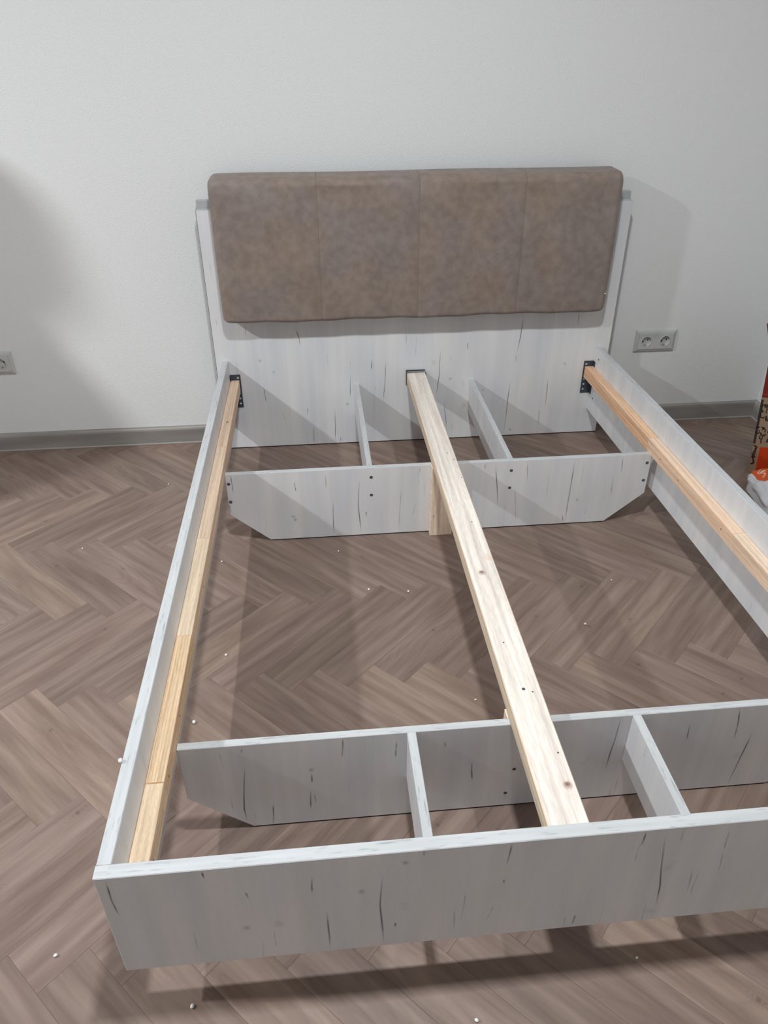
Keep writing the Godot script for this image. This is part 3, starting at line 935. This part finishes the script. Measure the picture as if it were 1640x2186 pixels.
# ------------------------------------------------------------------ box and bag on the right
func build_box() -> void:
	rng.seed = 5
	var im := Image.create(220, 500, false, Image.FORMAT_RGB8)
	im.fill(Color(0.60, 0.51, 0.42))
	im.fill_rect(Rect2i(0, 0, 220, 165), Color(0.50, 0.17, 0.13))
	im.fill_rect(Rect2i(0, 150, 220, 3), Color(0.62, 0.28, 0.2))
	im.fill_rect(Rect2i(26, 378, 194, 108), Color(0.78, 0.25, 0.10))
	im.fill_rect(Rect2i(0, 174, 7, 190), Color(0.24, 0.21, 0.19))
	var ink := Color(0.10, 0.09, 0.09)
	for k in 16:
		var p := Vector2(rng.randf_range(9, 60), rng.randf_range(185, 345))
		var dir := rng.randf() * TAU
		for i in 46:
			dir += rng.randf_range(-0.9, 0.9)
			p += Vector2(cos(dir) * 0.8, sin(dir) * 1.5)
			blot(im, p.x, p.y, rng.randf_range(1.6, 3.0), ink, 0.6)
	for i in 160:
		blot(im, 9 + 4 * sin(i * 0.23) + rng.randf_range(-2, 3), 384 + 34 * sin(i * 0.061) + i * 0.3, 2.6, Color(0.16, 0.08, 0.09), 0.6)
	for i in 60:
		blot(im, 50 + 30 * sin(i * 0.35), 60 + i * 1.2, 2.2, ink, 0.5)
	var art := mat(Color(1, 1, 1), 0.75, ImageTexture.create_from_image(im), 0.3)
	var kraft := mat(Color(0.52, 0.44, 0.37), 0.8)
	var t := thing("cardboard_box", "tall open cardboard box with red print and black scribbles by the right wall", "box", Vector3(1.917, 0, 0.47))
	# a tired box: the top is wider than the bottom
	var b := [Vector3(0, 0, 0), Vector3(0.20, 0, 0.06), Vector3(0.250, 0, -0.10), Vector3(0.110, 0, -0.17)]
	var tp := [Vector3(-0.046, 0.455, 0.004), Vector3(0.215, 0.455, 0.07), Vector3(0.258, 0.455, -0.10), Vector3(0.080, 0.455, -0.17)]
	var names := ["front_side", "right_side", "back_side", "left_side"]
	var mid := Vector3(0.12, 0.22, -0.06)
	for k in 4:
		var q := (k + 1) % 4
		var st := new_st()
		var outw: Vector3 = (b[k] + b[q]) / 2.0 - mid
		outw.y = 0
		var inn := -outw.normalized() * 0.005
		quad_auto(st, tp[k], tp[q], b[q], b[k], outw)
		quad_auto(st, tp[k] + inn, tp[q] + inn, b[q] + inn, b[k] + inn, -outw)
		quad_auto(st, tp[k], tp[q], tp[q] + inn, tp[k] + inn, Vector3.UP)
		quad_auto(st, b[k], b[q], b[q] + inn, b[k] + inn, Vector3.DOWN)
		put(names[k], st.commit(), t, art if k == 0 else kraft)
	var base := new_st()
	quad_auto(base, b[0] + Vector3(0, 0.004, 0), b[1] + Vector3(0, 0.004, 0), b[2] + Vector3(0, 0.004, 0), b[3] + Vector3(0, 0.004, 0), Vector3.UP)
	put("bottom", base.commit(), t, kraft)
	# the left flap stands up and out
	var fl := new_st()
	var f := [tp[3], tp[0], Vector3(-0.088, 0.567, 0.000), Vector3(0.060, 0.545, -0.15)]
	quad_auto(fl, f[0], f[1], f[2], f[3], Vector3(-1, 0.4, 0))
	quad_auto(fl, f[0] + Vector3(0.004, 0, 0), f[1] + Vector3(0.004, 0, 0), f[2] + Vector3(0.004, 0, 0), f[3] + Vector3(0.004, 0, 0), Vector3(1, -0.4, 0))
	quad_auto(fl, f[1], f[2], f[2] + Vector3(0.004, 0, 0), f[1] + Vector3(0.004, 0, 0), Vector3(0, 0, 1))
	quad_auto(fl, f[3], f[2], f[2] + Vector3(0.004, 0, 0), f[3] + Vector3(0.004, 0, 0), Vector3(0, 1, 0))
	put("flap", fl.commit(), t, mat(Color(0.42, 0.17, 0.14), 0.75))

func build_bag() -> void:
	# a crumpled white plastic bag slumped on the floor, orange print on its top
	rng.seed = 12
	var im := Image.create(256, 256, false, Image.FORMAT_RGB8)
	im.fill(Color(0.90, 0.90, 0.91))
	im.fill_rect(Rect2i(52, 28, 186, 78), Color(0.86, 0.36, 0.14))
	for k in 7:
		var x := 66.0 + k * 22.0
		for i in 22:
			blot(im, x + 5.0 * sin(i * 0.5 + k), 48 + i * 1.7, 2.2, Color(0.95, 0.9, 0.86), 0.8)
			if k % 2 == 0:
				blot(im, x + i * 0.5, 66, 2.0, Color(0.95, 0.9, 0.86), 0.8)
	var m := mat(Color(1, 1, 1), 0.35, ImageTexture.create_from_image(im), 0.5)
	var n := FastNoiseLite.new()
	n.seed = 31
	n.frequency = 5.5
	n.fractal_type = FastNoiseLite.FRACTAL_RIDGED
	n.fractal_octaves = 3
	var st := new_st()
	st.set_smooth_group(0)
	var nu := 48
	var nv := 26
	var pt := func(i: int, j: int) -> Vector3:
		var a := TAU * i / nu
		var e := PI / 2 * j / nv
		var rx := 0.150 * (1.0 + 0.16 * sin(a * 3.0 + 1.0))
		var rz := 0.165 * (1.0 + 0.12 * cos(a * 2.0))
		var d := Vector3(cos(a) * sin(e) * rx, pow(maxf(cos(e), 0.0), 0.55) * 0.092, sin(a) * sin(e) * rz)
		var k := n.get_noise_3d(d.x * 1.3 + 3.0, d.y * 1.6, d.z * 1.3) * 0.020
		d += Vector3(d.x * 0.6, 0.05, d.z * 0.6).normalized() * k * (1.0 if j < nv - 2 else 0.2)
		d.y = maxf(d.y, 0.0)
		return d
	for i in nu:
		for j in nv:
			var p := [pt.call(i, j), pt.call(i + 1, j), pt.call(i + 1, j + 1), pt.call(i, j + 1)]
			for t in [[0, 1, 2], [0, 2, 3]]:
				for v in t:
					st.set_uv(Vector2(p[v].x / 0.36 + 0.5, p[v].z / 0.40 + 0.5))
					st.add_vertex(p[v])
	st.index()
	st.generate_normals()
	var o := put("plastic_bag", st.commit(), self, m)
	o.position = Vector3(1.968, 0, 0.690)
	tag(o, "crumpled white plastic bag with orange print lying in front of the cardboard box", "bag")

# ------------------------------------------------------------------ packing crumbs
func build_crumbs() -> void:
	rng.seed = 7
	var white := mat(Color(0.93, 0.93, 0.92), 0.7)
	var spots := [
		[Vector3(-0.160, 0, 1.994), 0.0034, "white foam crumb on the open floor left of the foot board's lower corner"],
		[Vector3(0.091, 0, 2.100), 0.0036, "white foam crumb on the floor just in front of the foot board's left end"],
		[Vector3(0.020, 0, 1.479), 0.0045, "largest white foam crumb, under the left batten just behind the near cross support"],
		[Vector3(0.470, 0, 1.020), 0.0036, "white foam crumb inside the frame, midway between left batten and middle beam"],
		[Vector3(0.389, 0, 0.818), 0.0030, "small foam crumb near the far cross support in the left bay"],
		[Vector3(0.584, 0, 1.040), 0.0034, "white foam crumb inside the frame nearest the middle beam's shadow"],
		[Vector3(0.076, 0, 1.256), 0.0036, "white foam crumb in the left bay beside the left batten's shadow"],
		[Vector3(1.051, 0, 1.230), 0.0036, "lone white foam crumb in the right bay of the bed frame"],
		[Vector3(0.028, 0, 0.837), 0.0028, "tiny foam crumb in the batten's shadow close behind the far support's left end"],
		[Vector3(0.697, 0, 1.473), 0.0026, "tiny foam crumb on the floor under the middle beam just behind the near support"],
		[Vector3(0.561, 0, 2.166), 0.0034, "white foam crumb at the bottom edge of the picture in front of the foot board"],
		[Vector3(0.861, 0, 2.095), 0.0024, "tiny foam crumb in the foot board's shadow right of the middle beam"],
		[Vector3(-0.207, 0, 0.341), 0.0024, "tiny foam crumb on the floor near the left skirting, closest to the headboard"],
		[Vector3(-0.420, 0, 0.722), 0.0026, "tiny foam crumb on the open floor farthest left of the bed"],
		[Vector3(1.192, 0, 1.045), 0.0022, "faint tiny foam crumb in the right bay, deeper and further right than its neighbour"],
		[Vector3(-0.001, 0.362, 1.881), 0.0040, "white foam crumb clinging to the outer top edge of the left side rail"],
		[Vector3(1.389, 0.588, 0.1620), 0.0026, "white speck of foam stuck on the padded headboard's lower right edge"],
	]
	for s in spots:
		var r: float = s[1]
		var st := new_st()
		st.set_smooth_group(0)
		var ph := rng.randf() * 6.0
		for i in 8:
			for j in 6:
				var q := []
				for c in [[i, j], [i + 1, j], [i + 1, j + 1], [i, j + 1]]:
					var a: float = TAU * (c[0] % 8) / 8.0
					var e: float = -PI / 2 + PI * c[1] / 6.0
					var rr := r * (1.0 + 0.14 * sin(a * 2.0 + ph) * cos(e))
					q.append(Vector3(cos(a) * cos(e) * rr, r * 0.9 + sin(e) * r * 0.9, sin(a) * cos(e) * rr))
				for t in [[0, 2, 1], [0, 3, 2]]:
					for v in t:
						st.add_vertex(q[v])
		st.index()
		st.generate_normals()
		var o := put("foam_crumb", st.commit(), self, white)
		o.position = s[0]
		tag(o, s[2], "crumb", "white foam crumbs around the bed frame")

# ------------------------------------------------------------------ a helper who stands left of the picture; only the shadow on the wall is in view
func build_person() -> void:
	var joints := [
		[Vector3(0.00, 1.675, 0.01), 0.085, Vector3(0.00, 1.735, 0.0), 0.092],      # head
		[Vector3(0, 1.45, 0), 0.055, Vector3(0, 1.60, 0), 0.052],                   # neck
		[Vector3(-0.15, 1.41, 0), 0.075, Vector3(0.15, 1.41, 0), 0.075],            # shoulders
		[Vector3(0, 1.36, 0), 0.135, Vector3(0, 1.05, 0), 0.125],                   # chest
		[Vector3(-0.07, 1.0, 0), 0.125, Vector3(0.07, 1.0, 0), 0.125],              # hips
		[Vector3(0.20, 1.38, 0), 0.055, Vector3(0.25, 1.09, 0.01), 0.042],          # arms
		[Vector3(0.25, 1.09, 0.01), 0.040, Vector3(0.25, 0.85, 0.08), 0.030],
		[Vector3(-0.20, 1.38, 0), 0.055, Vector3(-0.25, 1.09, 0.01), 0.042],
		[Vector3(-0.25, 1.09, 0.01), 0.040, Vector3(-0.25, 0.85, 0.08), 0.030],
		[Vector3(0.25, 0.85, 0.08), 0.034, Vector3(0.25, 0.76, 0.10), 0.026],       # hands
		[Vector3(-0.25, 0.85, 0.08), 0.034, Vector3(-0.25, 0.76, 0.10), 0.026],
		[Vector3(0.09, 0.95, 0), 0.090, Vector3(0.10, 0.50, 0.01), 0.058],          # legs
		[Vector3(0.10, 0.50, 0.01), 0.056, Vector3(0.10, 0.09, -0.01), 0.042],
		[Vector3(-0.09, 0.95, 0), 0.090, Vector3(-0.10, 0.50, 0.01), 0.058],
		[Vector3(-0.10, 0.50, 0.01), 0.056, Vector3(-0.10, 0.09, -0.01), 0.042],
		[Vector3(0.10, 0.045, -0.02), 0.045, Vector3(0.11, 0.035, 0.15), 0.035],    # shoes
		[Vector3(-0.10, 0.045, -0.02), 0.045, Vector3(-0.11, 0.035, 0.15), 0.035],
	]
	var cell := 0.02
	var lo := Vector3(-0.34, -0.04, -0.20)
	var nx := 34; var ny := 96; var nz := 22
	var field := PackedFloat32Array()
	field.resize(nx * ny * nz)
	field.fill(1.0)
	for jt in joints:
		var a: Vector3 = jt[0]; var b: Vector3 = jt[2]
		var ra: float = jt[1]; var rb: float = jt[3]
		var m := maxf(ra, rb) + 0.07
		var p0 := ((Vector3(minf(a.x, b.x), minf(a.y, b.y), minf(a.z, b.z)) - Vector3.ONE * m - lo) / cell).floor()
		var p1 := ((Vector3(maxf(a.x, b.x), maxf(a.y, b.y), maxf(a.z, b.z)) + Vector3.ONE * m - lo) / cell).ceil()
		var ab := b - a
		var l2 := ab.length_squared()
		for z in range(maxi(0, int(p0.z)), mini(nz, int(p1.z) + 1)):
			for y in range(maxi(0, int(p0.y)), mini(ny, int(p1.y) + 1)):
				for x in range(maxi(0, int(p0.x)), mini(nx, int(p1.x) + 1)):
					var p := lo + Vector3(x, y, z) * cell
					var t := clampf((p - a).dot(ab) / l2, 0.0, 1.0)
					var d := p.distance_to(a + ab * t) - lerpf(ra, rb, t)
					var i := (z * ny + y) * nx + x
					var f := field[i]
					var hh := clampf(0.5 + 0.5 * (f - d) / 0.035, 0.0, 1.0)
					field[i] = lerpf(f, d, hh) - 0.035 * hh * (1.0 - hh)
	# surface nets
	var vert := {}
	var st := new_st()
	st.set_smooth_group(0)
	var at := func(x: int, y: int, z: int) -> float: return field[(z * ny + y) * nx + x]
	for z in nz - 1:
		for y in ny - 1:
			for x in nx - 1:
				var sum := Vector3.ZERO
				var cnt := 0
				for e in [[0, 0, 0, 1, 0, 0], [0, 1, 0, 1, 1, 0], [0, 0, 1, 1, 0, 1], [0, 1, 1, 1, 1, 1], [0, 0, 0, 0, 1, 0], [1, 0, 0, 1, 1, 0], [0, 0, 1, 0, 1, 1], [1, 0, 1, 1, 1, 1], [0, 0, 0, 0, 0, 1], [1, 0, 0, 1, 0, 1], [0, 1, 0, 0, 1, 1], [1, 1, 0, 1, 1, 1]]:
					var f0: float = at.call(x + e[0], y + e[1], z + e[2])
					var f1: float = at.call(x + e[3], y + e[4], z + e[5])
					if (f0 < 0.0) != (f1 < 0.0):
						sum += Vector3(e[0], e[1], e[2]).lerp(Vector3(e[3], e[4], e[5]), f0 / (f0 - f1))
						cnt += 1
				if cnt:
					vert[(z * ny + y) * nx + x] = lo + (Vector3(x, y, z) + sum / cnt) * cell
	var axes := [[1, nx, nx * ny], [nx, nx * ny, 1], [nx * ny, 1, nx]]
	for z in range(1, nz - 1):
		for y in range(1, ny - 1):
			for x in range(1, nx - 1):
				var i := (z * ny + y) * nx + x
				for ax in axes:
					var f0 := field[i]
					var f1 := field[i + ax[0]]
					if (f0 < 0.0) != (f1 < 0.0):
						var q := [i, i - ax[1], i - ax[1] - ax[2], i - ax[2]]
						if not (vert.has(q[0]) and vert.has(q[1]) and vert.has(q[2]) and vert.has(q[3])):
							continue
						if f0 < 0.0:
							q.reverse()
						for t in [[0, 1, 2], [0, 2, 3]]:
							for v in t:
								var p: Vector3 = vert[q[v]]
								var c := Color(0.05, 0.06, 0.09)
								if p.y > 1.50 or (absf(p.x) > 0.17 and p.y < 0.86 and p.y > 0.7): c = Color(0.50, 0.32, 0.24)
								if p.y > 1.74 or (p.y > 1.62 and p.z < -0.02): c = Color(0.04, 0.03, 0.02)
								if p.y <= 1.50 and p.y > 0.98: c = Color(0.16, 0.18, 0.20)
								if p.y < 0.08: c = Color(0.02, 0.02, 0.02)
								st.set_color(c)
								st.add_vertex(p)
	st.index()
	st.generate_normals()
	var m := mat(Color(1, 1, 1), 0.8)
	m.vertex_color_use_as_albedo = true
	var o := put("person", st.commit(), self, m)
	o.position = Vector3(-1.578, 0.0, 0.95)
	o.rotation.y = 0.9
	tag(o, "person in dark clothes standing left of the bed, outside the picture", "person")
